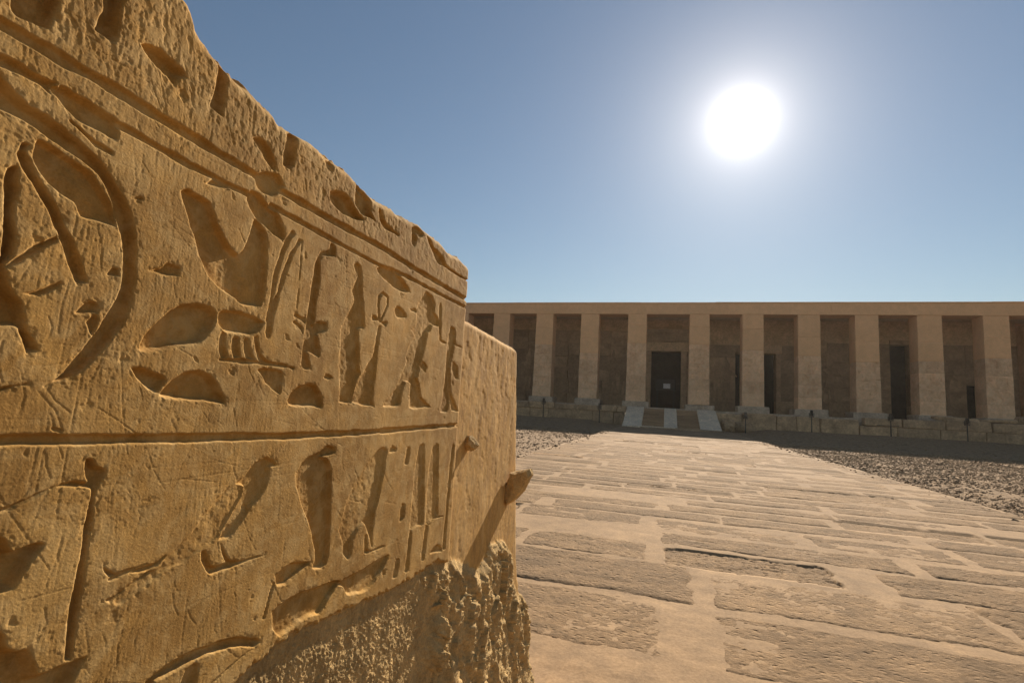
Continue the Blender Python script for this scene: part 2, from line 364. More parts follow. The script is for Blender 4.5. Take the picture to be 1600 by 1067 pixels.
(3.2,[(3783,7609),(3803,7519),(3863,7426),(3917,7381),(4052,7374),(4246,7376),(4431,7375),(4573,7376),(4569,7398),(4388,7416),(4240,7418),(4129,7446),(4057,7532),(3996,7646),(3978,7622),(4029,7522),(4077,7443),(3987,7428),(3912,7464),(3872,7550),(3835,7612)]),
(4,[(5627,8322),(5587,8378),(5437,8402),(5278,8346),(5124,8307),(5005,8233),(4938,8127),(4956,8013),(5045,7845),(5174,7645),(5280,7460),(5384,7238),(5393,7109),(5371,7031),(5546,6991),(5627,7027),(5658,7173),(5628,7562),(5589,7918),(5555,8131),(5487,8242),(5383,8280),(5504,8293)]),
(4,[(4759,7137),(4886,7176),(5022,7194),(5332,7132),(5290,7084),(5100,7025),(4964,6988),(4822,7009),(4780,7059)]),
(5,[(4767,6788),(5024,6831),(5418,6809),(5817,6777),(5964,6723),(5798,6613),(5600,6470),(5262,6513),(4939,6466),(4818,6578),(4779,6706)]),
(3.6,[(5926,6708),(6359,6740),(7169,6760),(7007,6580),(6769,6459),(6597,6420),(6317,6450),(6147,6527),(6030,6647)]),
(2.8,[(6734,8326),(6861,8278),(6836,8144),(6829,7971),(6735,7659),(6659,7430),(6634,7176),(6653,6961),(6517,7201),(6400,7332),(6273,7268),(6171,7169),(6150,6989),(6092,6953),(5973,7052),(5937,7191),(5835,7358),(5901,7498),(5956,7706),(6086,7873),(6228,7979),(6404,8142),(6595,8276)]),
(2.2,[(6443,7167),(6506,7170),(6540,6963),(6675,6931),(7004,6923),(7026,6896),(6712,6905),(6481,6936)]),
(2,[(6924,8274),(7011,8320),(7146,8280),(7114,8221),(6953,8213)]),
(2.2,[(7480,8273),(7567,8268),(7547,8005),(7440,8015)]),
(2.2,[(7435,7437),(7558,7395),(7548,7196),(7420,7163)]),
(2.2,[(7382,6625),(7494,6605),(7447,6369),(7337,6373)]),
(2,[(7886,8239),(8069,8280),(8162,7742),(8261,6972),(8010,6981),(7790,6959),(7788,7358),(7808,7891)]),
(2.2,[(7768,6961),(7847,6944),(7841,6344),(7710,6361)]),
(2,[(8427,8207),(8640,8260),(8742,7677),(8822,7006),(8521,6969),(8377,6929),(8322,7387),(8350,7955)]),
(2.2,[(8355,6913),(8445,6895),(8401,6366),(8278,6377)]),
(2.4,[(9295,8190),(9388,8196),(9317,7495),(9255,6883),(9262,6341),(9154,6379),(9202,7012),(9228,7622)]),
(2.4,[(8631,6402),(8732,6466),(8895,6500),(9099,6403),(9112,6329)]),
(4.5,[(3413,6612),(3412,6723),(3557,6767),(3717,6790),(3897,6785),(4091,6767),(4277,6723),(4477,6646),(4652,6549),(4587,6527),(4492,6551),(4323,6618),(4147,6653),(3963,6680),(3793,6692),(3634,6696),(3496,6694),(3442,6589)]),
(3.5,[(3865,6680),(3918,6647),(3917,6570),(3912,6449),(3732,6533),(3775,6653)])]
GROOVE=[(9,4.2,[(1677,11078),(1855,11068),(2019,11070),(2201,11068),(2402,11074),(2682,11070),(2885,11060),(3138,11059),(3507,11047),(3785,11050),(4312,11038),(4595,11040),(5014,11043),(5511,11052),(6295,11072),(7335,11039),(8071,11033),(9914,11015)]),
(6,3.2,[(2195,10845),(2436,10841),(2663,10838),(2920,10826),(3198,10817),(3272,10823),(3541,10823),(3843,10829)]),
(6,3.2,[(4130,10835),(4681,10832),(5149,10818),(6167,10807),(6978,10854),(8320,10852),(9942,10860)]),
(8,4.2,[(2027,8624),(2206,8623),(2658,8606),(3253,8585),(4110,8568),(4633,8546),(5270,8542),(6234,8535),(7717,8551),(9548,8565)]),
(3,3,[(2301,10699),(2467,10628),(2570,10619)]),
(5.5,2.8,[(4473,10667),(4412,10584),(4349,10408),(4295,10180),(4285,9979),(4260,9706)]),
(5.5,2.8,[(4587,10620),(4488,10449),(4412,10210),(4360,9996),(4295,9770),(4288,9555)]),
(8,3.2,[(4349,9952),(4295,9770),(4287,9594)]),
(1.5,1,[(4626,10640),(4658,9906)]),
(4,2.6,[(3744,9258),(4164,9275),(4587,9274)]),
(4.5,2.6,[(6319,10097),(6272,10276),(6280,10385),(6380,10453),(6501,10424),(6520,10308),(6444,10174),(6359,10059)]),
(3,1.6,[(2266,8209),(2316,8215),(2392,8249),(2526,8305)]),
(3,2.5,[(8432,6897),(8702,6984),(9067,6951)]),
(1.6,1.6,[(4636,6544),(4458,6509),(4277,6472),(4077,6414)]),
(2.4,2.6,[(4753,7054),(4707,6940),(4654,6763)]),
(2,1.5,[(3008,7600),(3137,7622),(3287,7638)])]
TOP=[(1159,12292),(1495,12352),(1673,12336),(2452,12265),(2814,12280),(3001,12157),(3051,12082),(3088,11995),(3148,11947),(3287,11900),(3441,11860),(3578,11826),(3786,11810),(3932,11767),(4049,11761),(4112,11714),(4213,11732),(4275,11735),(4478,11776),(4662,11788),(4815,11768),(5024,11754),(5241,11760),(5396,11761),(5558,11737),(5858,11687),(6193,11683),(6565,11720),(7016,11743),(7298,11783),(7756,11791),(8159,11765),(8604,11703),(9068,11761),(9326,11726),(9530,11692)]
TOPB=[(9430,10700),(9715,10687),(10369,10678),(11249,10645),(12000,10617),(12771,10577),(13343,10565),(13671,10552),(13857,10468)]
RIGHTB=[(13857,10468),(14074,9244),(14475,7121),(14882,4960),(15200,4093),(15683,3506),(16213,2790),(16550,1932),(17105,456),(17481,-529)]
BREAK=[(2956,5873),(3369,6053),(3905,6198),(4359,6285),(4980,6448),(5926,6379),(7185,6275),(8074,6212),(9143,6199),(9463,6050),(9947,5997),(10273,5890),(10836,5618),(11486,5391),(11775,5480),(11949,5520),(12132,5790),(12696,5708),(13313,5602),(13973,4949),(14474,4335),(15145,3675)]
ROCKB=[(7899,6193),(8606,5751),(9210,5279),(9195,4948),(8967,4561),(8018,4612),(7369,4624)]
FINE=[(2230,7198),(2803,6925),(3872,6416),(5750,5523),(7346,4764),(9910,3544),(12363,2377),(17092,128)]
# ------------------------------------------------------------------ carved wall in the foreground
WX = -0.38                       # the carved face stands 0.38 m to the left of the camera axis
def arr(L): return np.array(L, float)/10000.0
TOPa, TOPBa, RIGHTa, BREAKa, ROCKa, FINEa = map(arr, (TOP, TOPB, RIGHTB, BREAK, ROCKB, FINE))
Y_END = 0.9545                   # far end of the carved block

def seg_dist(px, py, P, closed):
    """unsigned distance and inside flag for points to a polyline/polygon"""
    best = np.full(px.shape, 1e9); ins = np.zeros(px.shape, bool)
    n = len(P)
    for i in range(n if closed else n-1):
        ax, ay = P[i]; bx, by = P[(i+1) % n]
        dx, dy = bx-ax, by-ay
        L2 = dx*dx+dy*dy+1e-12
        t = np.clip(((px-ax)*dx+(py-ay)*dy)/L2, 0, 1)
        d = (px-ax-t*dx)**2+(py-ay-t*dy)**2
        best = np.minimum(best, d)
        if closed:
            c = ((ay > py) != (by > py)) & (px < dx*(py-ay)/(dy+1e-15)+ax)
            ins ^= c
    return np.sqrt(best), ins

def catmull(P, closed=True, sub=3):
    P = np.array(P); n = len(P); o = []
    for i in range(n):
        p0, p1, p2, p3 = P[i-1], P[i], P[(i+1) % n], P[(i+2) % n]
        # keep sharp corners sharp
        for k in range(sub):
            t = k/sub
            q = 0.5*((2*p1)+(-p0+p2)*t+(2*p0-5*p1+4*p2-p3)*t*t+(-p0+3*p1-3*p2+p3)*t**3)
            lin = p1*(1-t)+p2*t
            o.append(0.4*q+0.6*lin)
    return np.array(o)

def carve(Y, Z):
    """depth of carving (metres) at points on the wall"""
    dep = np.zeros(Y.shape)
    wob = 0.0007*fbm(Y*160, Z*160, 3, 3)+0.0011*vn(Y*55, Z*55, 9)
    rag = np.clip(fbm(Y*260, Z*260, 21, 3), 0, 1)
    for depth, P in RECESS:
        P = catmull(arr(P), True, 3)
        depth = depth*(1.3 if depth < 5 else 1.05)/1000.0
        m = 0.006
        x0, y0 = P.min(0)-m; x1, y1 = P.max(0)+m
        k = np.nonzero((Y > x0) & (Y < x1) & (Z > y0) & (Z < y1))
        if len(k[0]) == 0: continue
        py, pz = Y[k], Z[k]
        d, ins = seg_dist(py, pz, P, True)
        s = np.where(ins, d, -d)+wob[k]
        w = 0.0016+0.24*depth*(1+0.8*np.clip(vn(py*40, pz*40, 61), -1, 1))
        prof = sstep(-0.0005, w, s)
        # incised outline, floor modelled a little fuller towards the middle
        full = 1-0.10*sstep(w, 0.03, s)
        d_ = depth*prof*full*(1+0.10*fbm(py*90, pz*90, 5, 3))+0.0004*prof*fbm(py*200, pz*200, 8, 3)
        # chipped arris just outside the cut
        chip = np.where((s < 0) & (s > -0.004), 0.0012*(1+s/0.004)*rag[k], 0)
        dep[k] = np.maximum(dep[k], np.maximum(d_, chip))
    for w, depth, P in GROOVE:
        P = arr(P); hw = w/2000.0; depth = depth/1000.0
        m = hw+0.004
        x0, y0 = P.min(0)-m; x1, y1 = P.max(0)+m
        k = np.nonzero((Y > x0) & (Y < x1) & (Z > y0) & (Z < y1))
        if len(k[0]) == 0: continue
        d, _ = seg_dist(Y[k], Z[k], P, False)
        d = d+0.8*wob[k]
        g = depth*(1-sstep(0.45, 1.1, d/hw))*(1+0.18*vn(Y[k]*70, Z[k]*70, 6))
        dep[k] = np.maximum(dep[k], g)
    return dep

def wear(Y, Z):
    """tool marks, scratches and pits on the dressed face (negative = into the stone)"""
    h = 0.0009*fbm(Y*9, Z*9, 40, 3)+0.00014*fbm(Y*60, Z*50, 41, 3)
    h = h+0.00005*vn(Y*520, Z*45, 42)+0.00010*vn(Y*1150, Z*110, 43)*(0.5+0.5*vn(Y*30, Z*30, 52))+0.00009*fbm(Y*1100, Z*1000, 44, 2)
    h = h-0.00025*sstep(0.5, 0.68, vn(Y*360, Z*330, 53))*np.clip(vn(Y*22, Z*22, 54), 0, 1)
    r = np.random.default_rng(11)
    for i in range(950):
        y0 = 0.17+0.8*r.random()**1.5; z0 = r.uniform(0.62, 1.18)
        big = r.random() < 0.10
        L = r.uniform(0.03, 0.13) if big else r.uniform(0.006, 0.04)
        if r.random() < 0.6: a = math.pi/2+r.normal(0, 0.28)
        else: a = r.uniform(0, math.pi)
        dx, dz = L*math.cos(a), L*math.sin(a)
        wd = r.uniform(0.0007, 0.0010)*(1.1 if big else 1); dp = r.uniform(0.00008, 0.00028)
        P = np.array([(y0-dx/2, z0-dz/2), (y0+r.normal(0, .0015), z0), (y0+dx/2, z0+dz/2)])
        wd = max(wd, 0.0004+0.0032*y0*y0)
        if i % 18 == 0:                  # long faint setting-out lines
            P = np.array([(y0-0.12, z0-0.002), (y0, z0), (y0+0.12, z0+r.normal(0, .003))]); dp = 0.00012
        k = np.nonzero((Y > P[:, 0].min()-.002) & (Y < P[:, 0].max()+.002) & (Z > P[:, 1].min()-.002) & (Z < P[:, 1].max()+.002))
        if len(k[0]) == 0: continue
        d, _ = seg_dist(Y[k], Z[k], P, False)
        h[k] -= dp*np.clip(1-d/wd, 0, 1)
    for i in range(420):
        y0 = 0.17+0.8*r.random()**1.4; z0 = r.uniform(0.62, 1.2)
        ra = 0.0008+0.0042*r.random()**5; dp = ra*r.uniform(0.08, 0.28)
        up_ = 1.0 if z0 < 1.05 else 1.6
        ra *= up_
        k = np.nonzero((np.abs(Y-y0) < ra*2.2) & (np.abs(Z-z0) < ra*2.2))
        if len(k[0]) == 0: continue
        a = r.uniform(0, 3.14); e = r.uniform(0.3, 1)
        u_ = (Y[k]-y0)*math.cos(a)+(Z[k]-z0)*math.sin(a); v_ = -(Y[k]-y0)*math.sin(a)+(Z[k]-z0)*math.cos(a)
        d = np.sqrt(u_**2+(v_/e)**2)/ra+0.55*vn(Y[k]*400, Z[k]*400, 60)
        h[k] -= dp*(1-sstep(0.45, 1.15, d))
    # weathered pitting is stronger towards the top of the block
    top = 0.42*sstep(1.06, 1.16, Z)
    h = h-0.0009*top*sstep(0.08, 0.30, fbm(Y*230, Z*120, 47, 4))-0.0005*top*sstep(0.2, 0.5, vn(Y*420, Z*230, 48))
    return h

def rock(Y, Z):
    """broken core: slanting fractured ridges, standing proud towards the bottom"""
    s = Z+0.35*(Y-1.2)+0.01*vn(Y*24, Z*24, 69)
    q = Y+0.30*(Z-0.5)+0.008*vn(Y*30, Z*30, 70)
    h = 0.0075*facets(q*20, s*9, 71)+0.0042*facets(q*46+2*vn(q*9, s*9, 3), s*24, 72)
    h = h+0.0022*facets(q*110, s*60, 75)+0.0012*facets(Y*260, Z*170, 76)
    h = h+0.005*vn(Y*7, Z*6, 77)+0.0008*fbm(Y*420, Z*300, 78, 2)
    return h

def surface(Y, Z, part_b):
    """offset from the wall plane (+ towards the courtyard), and region: 0 dressed face, 1 broken core"""
    brk = np.interp(Y, BREAKa[:, 0], BREAKa[:, 1])+0.006*fbm(Y*70, Z*0+1.0, 80, 3)+0.003*vn(Y*240, Z*90, 81)
    below = brk-Z                                 # > 0 in the broken part
    if part_b:
        face = -0.011+0.0022*fbm(Y*6, Z*5, 90, 2)+0.0003*fbm(Y*40, Z*22, 91, 3)+0.00022*fbm(Y*260, Z*170, 92, 2)
        # flaked patches of render
        fl = sstep(0.18, 0.3, fbm(Y*34, Z*20, 93, 4))
        face = face-0.0007*fl*sstep(0.2, 0.5, vn(Y*6, Z*6, 94)+0.6)
        face = face-0.0005*sstep(0.22, 0.45, fbm(Y*170, Z*95, 95, 3))
    else:
        face = wear(Y, Z)-carve(Y, Z)
        dz = np.interp(Y, TOPa[:, 0], TOPa[:, 1])-Z
        rr = 0.012
        face = face-np.where(dz < rr, 0.010*(1-np.clip(dz, 0, rr)/rr)**2.2*(0.6+0.6*np.clip(vn(Y*45, Z*20, 33)+.4, 0, 1.4)), 0)
        e = np.clip((Y-(Y_END-0.006))/0.006, 0, 1)
        face = face-0.004*e**2
    # left of the rock boundary: coarse recessed patch; right: fractured rock standing proud
    rb = np.interp(Z, ROCKa[:, 1][::-1][2:], ROCKa[:, 0][::-1][2:])+0.012*vn(Z*40, Y*0, 84)
    tr = sstep(-0.02, 0.035, Y-rb)
    moss = -0.007-0.004*sstep(0, 0.2, below)+0.0006*facets(Y*330, Z*190, 85)+0.0010*fbm(Y*420, Z*260, 87, 2)+0.002*fbm(Y*50, Z*40, 86, 3)
    rk = -0.009+0.011*sstep(0.0, 0.03, below)+0.014*sstep(0.1, 0.6, below)+rock(Y, Z)*sstep(-0.01, 0.04, below)
    # spur of rock standing up against the render
    rk = rk+0.012*np.exp(-((Y-1.285)/0.05)**2-((Z-0.52)/0.06)**2)
    core = moss*(1-tr)+rk*tr
    t = sstep(0.0, 0.006, below)
    off = face*(1-t)+core*t
    return off, below > 0.002

wall_root = tag(empty('carved_wall', (WX, 0.6, 0)), 'golden sandstone wall block cut with sunken hieroglyphs, its lower end broken to rough rock', 'carved wall')
wall_root_inv = Matrix.Translation((-WX, -0.6, 0))

def grid_faces(nr, nc):
    i = np.arange(nr-1)[:, None]*nc+np.arange(nc-1)[None, :]
    return np.stack([i, i+1, i+nc+1, i+nc], -1).reshape(-1, 4)

def skirt(V, nr, nc, depth):
    """closes a grid into a solid: border loop pushed back by depth"""
    idx = np.arange(nr*nc).reshape(nr, nc)
    loop = np.concatenate([idx[0, :], idx[1:, -1], idx[-1, ::-1][1:], idx[::-1, 0][1:-1]])
    B = V[loop].copy(); B[:, 0] -= depth
    n0 = len(V); n = len(loop)
    k = np.arange(n)
    Q = np.stack([loop, n0+k, n0+(k+1) % n, np.roll(loop, -1)], -1)
    return B, Q, n0+k

# --- block with the signs
cols = [0.168]
while cols[-1] < Y_END:
    y = cols[-1]; cols.append(y+1.10*(y*y+WX*WX)/(818.3*abs(WX)))
cols = np.array(cols); cols = cols*(1)+(Y_END-cols[-1])*((cols-cols[0])/(cols[-1]-cols[0]))
left = np.linspace(-0.9, 0.150, 44)
cols = np.concatenate([left, cols])
NF, NCO = 860, 14
t = np.linspace(0, 1, NF)
ztop = np.interp(cols, TOPa[:, 0], TOPa[:, 1])
ztop = ztop+0.0026*fbm(cols*120, cols*0+3, 12, 4)+0.0016*vn(cols*33, cols*0, 14)+0.0014*np.clip(vn(cols*260, cols*0, 15), 0, 1)
zfine = np.interp(cols, FINEa[:, 0], FINEa[:, 1])
Zf = ztop[None, :]*(1-t[:, None])+zfine[None, :]*t[:, None]
tc_ = np.linspace(0, 1, NCO+1)[1:]
Zc = zfine[None, :]*(1-tc_[:, None])+(-0.25)*tc_[:, None]
Zg = np.vstack([Zf, Zc]); Yg = np.broadcast_to(cols[None, :], Zg.shape).copy()
off, broken = surface(Yg, Zg, False)
nr, nc = Zg.shape
V = np.stack([WX+off, Yg, Zg], -1).reshape(-1, 3)
Q = grid_faces(nr, nc)
fb = broken.reshape(-1)[Q].mean(1) > 0.5
sk, sq, bi = skirt(V, nr, nc, 0.30)
Vall = np.vstack([V, sk])

def sub_mesh(name, Vs, Qs, mat):
    used, inv = np.unique(Qs.ravel(), return_inverse=True)
    W = Vs[used]-np.array([WX, 0.6, 0])
    return np_mesh(name, W, inv.reshape(Qs.shape), mat, wall_root, True)
sub_mesh('carved_face', Vall, np.vstack([Q[~fb], sq]), M['carved'])
coreV, coreQ = V, Q[fb]

# --- rendered end of the wall and the broken core below it
ncb, nrb = 92, 560
s = np.linspace(0, 1, ncb)[None, :]
yt = np.interp(s, [0, 1], [Y_END-0.012, 1.3857])
zt = np.interp(yt, TOPBa[:, 0], TOPBa[:, 1])+0.0012*fbm(yt*90, yt*0, 17, 3)
tb = np.linspace(0, 1, nrb)[:, None]
Zb = zt*(1-tb)+(-0.25)*tb
yr = np.interp(-Zb, -RIGHTa[:, 1], RIGHTa[:, 0])
yr = yr+np.where(Zb < 0.5, 0.010*fbm(Zb*40, Zb*0, 19, 3), 0.0016*fbm(Zb*60, Zb*0, 18, 3))
Yb = (Y_END-0.012)*(1-s)+yr*s
Yb[0, :] = yt[0, :]
offb, brb = surface(Yb, Zb, True)
edge = np.clip((s-0.955)/0.045, 0, 1)
offb = offb-0.018*edge**2.5
offb = offb-0.012*(1-np.clip((zt-Zb)/0.015, 0, 1))**2
Vb = np.stack([WX+offb, Yb, Zb], -1).reshape(-1, 3)
Qb = grid_faces(nrb, ncb)
fbb = brb.reshape(-1)[Qb].mean(1) > 0.5
skb, sqb, _ = skirt(Vb, nrb, ncb, 0.26)
Vball = np.vstack([Vb, skb])
sub_mesh('plaster_face', Vball, np.vstack([Qb[~fbb], sqb]), M['plaster'])
sub_mesh('broken_core', np.vstack([coreV, Vb]), np.vstack([coreQ, Qb[fbb]+len(coreV)]), M['core'])

# --- two stubs of stone left standing out of the render
def stub(Y0, outline, thick, name='stone_stub'):
    """outline: (x out from wall, z) as seen along the wall; rough prism with a faceted front"""
    n = len(outline); V = []; Fc = []
    cxo = sum(p[0] for p in outline)/n; czo = sum(p[1] for p in outline)/n
    r = random.Random(int(Y0*1000))
    for k, (dy, sc) in enumerate(((0, 0.86), (thick*0.25, 1.0), (thick*0.7, 1.0), (thick, 0.8))):
        for (x, z) in outline:
            V.append((WX+cxo+(x-cxo)*sc+r.uniform(-.002, .002), Y0+dy+r.uniform(-.003, .003), czo+(z-czo)*sc+r.uniform(-.002, .002)))
    V.append((WX+cxo, Y0-0.008, czo)); V.append((WX+cxo, Y0+thick+0.004, czo))
    for k in range(3):
        for i in range(n):
            j = (i+1) % n
            Fc.append((k*n+i, k*n+j, (k+1)*n+j, (k+1)*n+i))
    for i in range(n):
        j = (i+1) % n
        Fc.append((j, i, 4*n)); Fc.append((3*n+i, 3*n+j, 4*n+1))
    V = [(x-WX, y-0.6, z) for x, y, z in V]
    o = mesh_obj(name, V, Fc, M['core'], wall_root)
    sd = o.modifiers.new('subdivision', 'SUBSURF'); sd.subdivision_type = 'SIMPLE'; sd.levels = sd.render_levels = 4
    tx = bpy.data.textures.new('stub_noise', 'CLOUDS'); tx.noise_scale = 0.012; tx.noise_depth = 4
    dm = o.modifiers.new('rough', 'DISPLACE'); dm.texture = tx; dm.strength = 0.005; dm.mid_level = 0.5
    return o
stub(1.0256,[(-0.0180,0.8109),(-0.0146,0.8228),(-0.0110,0.8322),(-0.0026,0.8315),(0.0078,0.8231),(0.0140,0.8133),(0.0088,0.8090),(-0.0005,0.8019),(-0.0105,0.8050)],0.022)
stub(1.3330,[(-0.0203,0.6610),(-0.0164,0.6823),(-0.0034,0.7256),(0.0221,0.7311),(0.0489,0.7399),(0.0547,0.7259),(0.0350,0.6825),(0.0143,0.6581),(-0.0071,0.6431)],0.05)
# ------------------------------------------------------------------ ground
PX0, PX1 = -2.52, 3.78           # edges of the raised pavement
PY1 = 33.6
def gz(X, Y):
    t = sstep(25.5, 35.0, Y)
    g = -0.16+t*(0.36+0.10*sstep(0, 12, X))
    mid = (1-sstep(4.2, 6.0, np.abs(X-0.6)))*sstep(26, 33, Y)
    g = g*(1-mid)+np.minimum(g, -0.03)*mid
    lump = 0.045*fbm(X*0.45, Y*0.45, 200, 3)
    return g+lump*(1-sstep(5.0, 0.0, np.minimum(np.abs(X-PX0), np.abs(X-PX1)))*0.6)
gx = np.concatenate([[-4000, -800, -200, -90], np.linspace(-46, 46, 185), [90, 200, 800, 4000]])
gy = np.concatenate([[-4000, -800, -200, -60], np.linspace(-20, 60, 161), [120, 300, 900, 6000]])
GX, GY = np.meshgrid(gx, gy)
GZ = np.where((np.abs(GX) < 50) & (GY > -25) & (GY < 62), gz(GX, GY), -0.1)
ground = np_mesh('ground', np.stack([GX, GY, GZ], -1).reshape(-1, 3), grid_faces(len(gy), len(gx)), M['gravel'])
tag(ground, 'wide gravelly desert ground of the temple forecourt', 'ground', kind='structure')

# ------------------------------------------------------------------ pavement: mortar bed with every slab a piece of its own
r = np.random.default_rng(5)
slabs = []                       # x0, x1, y0, y1 at the centre line, skew
y = 2.13
row = 0
while y < PY1-0.3:
    d = r.uniform(0.40, 0.52) if 3.4 < y < 23 else r.uniform(0.56, 0.70)
    gap = r.uniform(0.06, 0.12) if y > 3.2 else r.uniform(0.03, 0.08)
    x = PX0+r.uniform(0.0, 0.12)
    while x < PX1-0.25:
        w = r.uniform(0.8, 1.6) if y < 23 else r.uniform(1.4, 2.4)
        x1 = min(x+w, PX1-r.uniform(0.0, 0.10))
        if PX1-x1 < 0.4: x1 = PX1-r.uniform(0.0, 0.10)
        if r.random() > 0.05:
            slabs.append((x, x1, y+r.uniform(0, 0.03), y+d-gap+r.uniform(-0.03, 0.03), row))
        x = x1+(r.uniform(0.03, 0.12) if r.random() < 0.8 else r.uniform(0.16, 0.3))
    y += d
    row += 1
SK = 0.012                       # rows run very slightly skew to the path
ys = [0.6]
while ys[-1] < PY1:
    yy = ys[-1]; ys.append(yy+max(0.0085, min(0.00185*yy*yy, 0.11)))
ys = np.array(ys)
xs = np.linspace(PX0, PX1, 430)
PXg, PYg = np.meshgrid(xs, ys)
wx = PXg+0.035*fbm(PXg*5, PYg*5, 210, 4)+0.012*vn(PXg*25, PYg*25, 211)
wy = PYg+SK*PXg+0.022*fbm(PXg*5, PYg*5, 213, 3)+0.012*vn(PXg*30, PYg*30, 214)
hole = np.full(PXg.shape, -1.0)
sunk = [r.random() < 0.14 and q[2] > 3.4 for q in slabs]
for (x0, x1, y0, y1, rw), sk_ in zip(slabs, sunk):
    if not sk_: continue
    a = np.searchsorted(ys, y0-0.15); b = np.searchsorted(ys, y1+0.15)
    c = np.searchsorted(xs, x0-0.1); d = np.searchsorted(xs, x1+0.1)
    X_, Y_ = wx[a:b, c:d], wy[a:b, c:d]
    q = np.minimum(np.minimum(X_-x0, x1-X_), np.minimum(Y_-y0, y1-Y_))
    hole[a:b, c:d] = np.maximum(hole[a:b, c:d], q)
mz = 0.006*fbm(PXg*1.3, PYg*1.3, 215, 3)+0.003*fbm(PXg*9, PYg*9, 216, 3)+0.0012*fbm(PXg*40, PYg*40, 219, 2)
inner = sstep(-0.004, 0.010, hole)
PZ = mz-0.05*inner
V = np.stack([PXg, PYg, PZ], -1).reshape(-1, 3)
Q = grid_faces(len(ys), len(xs))
idx = np.arange(len(V)).reshape(PXg.shape)
loop = np.concatenate([idx[0, :], idx[1:, -1], idx[-1, ::-1][1:], idx[::-1, 0][1:-1]])
B = V[loop].copy(); B[:, 2] -= 0.4
n0 = len(V); n = len(loop); k = np.arange(n)
Q = np.vstack([Q, np.stack([loop, n0+k, n0+(k+1) % n, np.roll(loop, -1)], -1)[:, ::-1]])
pave = np_mesh('pavement', np.vstack([V, B]), Q, M['mortar'])
tag(pave, 'raised stone causeway of weathered slabs bedded in pale mortar', 'pavement', kind='structure')

for i, (x0, x1, y0, y1, rw) in enumerate(slabs):
    dist = y0
    if dist < 4.2: nx, ny = 130, 52
    elif dist < 8: nx, ny = 48, 20
    elif dist < 14: nx, ny = 14, 8
    else: nx, ny = 6, 4
    e = 0.035
    X_, Y_ = np.meshgrid(np.linspace(x0-e, x1+e, nx), np.linspace(y0-e, y1+e, ny))
    Yw = Y_-SK*X_
    til = r.normal(0, 0.004, 2)
    Zr = 0.0028*fbm(X_*2.2+i, Yw*5, 220, 4)+0.0016*ridge(X_*11+i, Yw*15, 221, 3)*np.clip(fbm(X_*2, Yw*2, 222, 2)+0.35, 0, 1)
    Zr = Zr-0.0045*sstep(0.14, 0.36, fbm(X_*30+i, Yw*38, 223, 3))+0.002*fbm(X_*70, Yw*85, 225, 3)
    tr_ = fbm(X_*2.6+i*3.1, Yw*6.5, 224, 4)      # flaked terraces
    Zr = Zr-0.003*sstep(0.14, 0.17, tr_)-0.004*sstep(0.34, 0.37, tr_)
    Zr = Zr*(1.0 if dist < 14 else 0.6)+til[0]*(X_-x0)/max(0.5, x1-x0)+til[1]*(Y_-y0)/0.6
    if sunk[i]:
        Zs = r.uniform(-0.011, -0.006)+Zr
    else:
        # slab worn flush: mortar laps over its ragged margins
        er = np.minimum(np.minimum(X_-x0, x1-X_), np.minimum(Y_-y0, y1-Y_))+0.03*fbm(X_*7+i, Yw*9, 226, 3)
        Zs = (r.uniform(0.004, 0.0065) if dist < 4.5 else r.uniform(0.006, 0.009))+(0.65 if dist < 5 else 0.75)*Zr-0.018*(1-sstep(-0.03, 0.02, er))
    cxs, cys = (x0+x1)/2, (y0+y1)/2
    Vt = np.stack([X_-cxs, Yw-cys, Zs], -1).reshape(-1, 3)
    Qt = grid_faces(ny, nx)
    ii = np.arange(nx*ny).reshape(ny, nx)
    lp = np.concatenate([ii[0, :], ii[1:, -1], ii[-1, ::-1][1:], ii[::-1, 0][1:-1]])
    Bt = Vt[lp].copy(); Bt[:, 2] = -0.12
    kk = np.arange(len(lp))
    Qt = np.vstack([Qt, np.stack([lp, len(Vt)+kk, len(Vt)+(kk+1) % len(lp), np.roll(lp, -1)], -1)[:, ::-1]])
    so = np_mesh('paving_slab', np.vstack([Vt, Bt]), Qt, M['slab'], pave)
    so.location = (cxs, cys, 0)

# ------------------------------------------------------------------ loose gravel on both sides of the pavement
ico = np.array([(1, 0, 0), (-1, 0, 0), (0, 1, 0), (0, -1, 0), (0, 0, 1), (0, 0, -1)], float)
icf = np.array([(0, 2, 4), (2, 1, 4), (1, 3, 4), (3, 0, 4), (2, 0, 5), (1, 2, 5), (3, 1, 5), (0, 3, 5)])
r = np.random.default_rng(9)
def patch(n, x0, x1, y0, y1, bias):
    x = r.uniform(x0, x1, n); yv = y0+(y1-y0)*r.random(n)**bias
    return np.stack([x, yv], -1)
pts = np.vstack([patch(62000, 3.84, 13.5, 4.6, 26, 1.35), patch(12000, -9, -2.58, 7.0, 27, 1.2),
                 patch(5000, 3.84, 26, 14, 37, 1.0), patch(2500, -14, -2.6, 24, 37, 1.0)])
keep = fbm(pts[:, 0]*0.9, pts[:, 1]*0.6, 230, 3)+r.uniform(-.25, .45, len(pts)) > -0.36
pts = np.vstack([pts[keep], np.stack([PX1-0.35*r.random(260)**2.5, r.uniform(5, 24, 260)], -1), np.stack([PX0+0.35*r.random(200)**2.5, r.uniform(8, 24, 200)], -1)])
n = len(pts)
sz = 0.009+0.019*r.random(n)**2.6+0.03*(r.random(n) < 0.03)*r.random(n)
sz *= 1+0.035*np.clip(pts[:, 1]-6, 0, 18)
scl = np.stack([r.uniform(.8, 1.5, n), r.uniform(.7, 1.3, n), r.uniform(.32, .62, n)], -1)*sz[:, None]
Vp = ico[None]*(1+0.35*r.uniform(-1, 1, (n, 6, 1)))+0.25*r.uniform(-1, 1, (n, 6, 3))
Vp = Vp*scl[:, None, :]
a = r.uniform(0, 6.28, n); ca, sa = np.cos(a)[:, None], np.sin(a)[:, None]
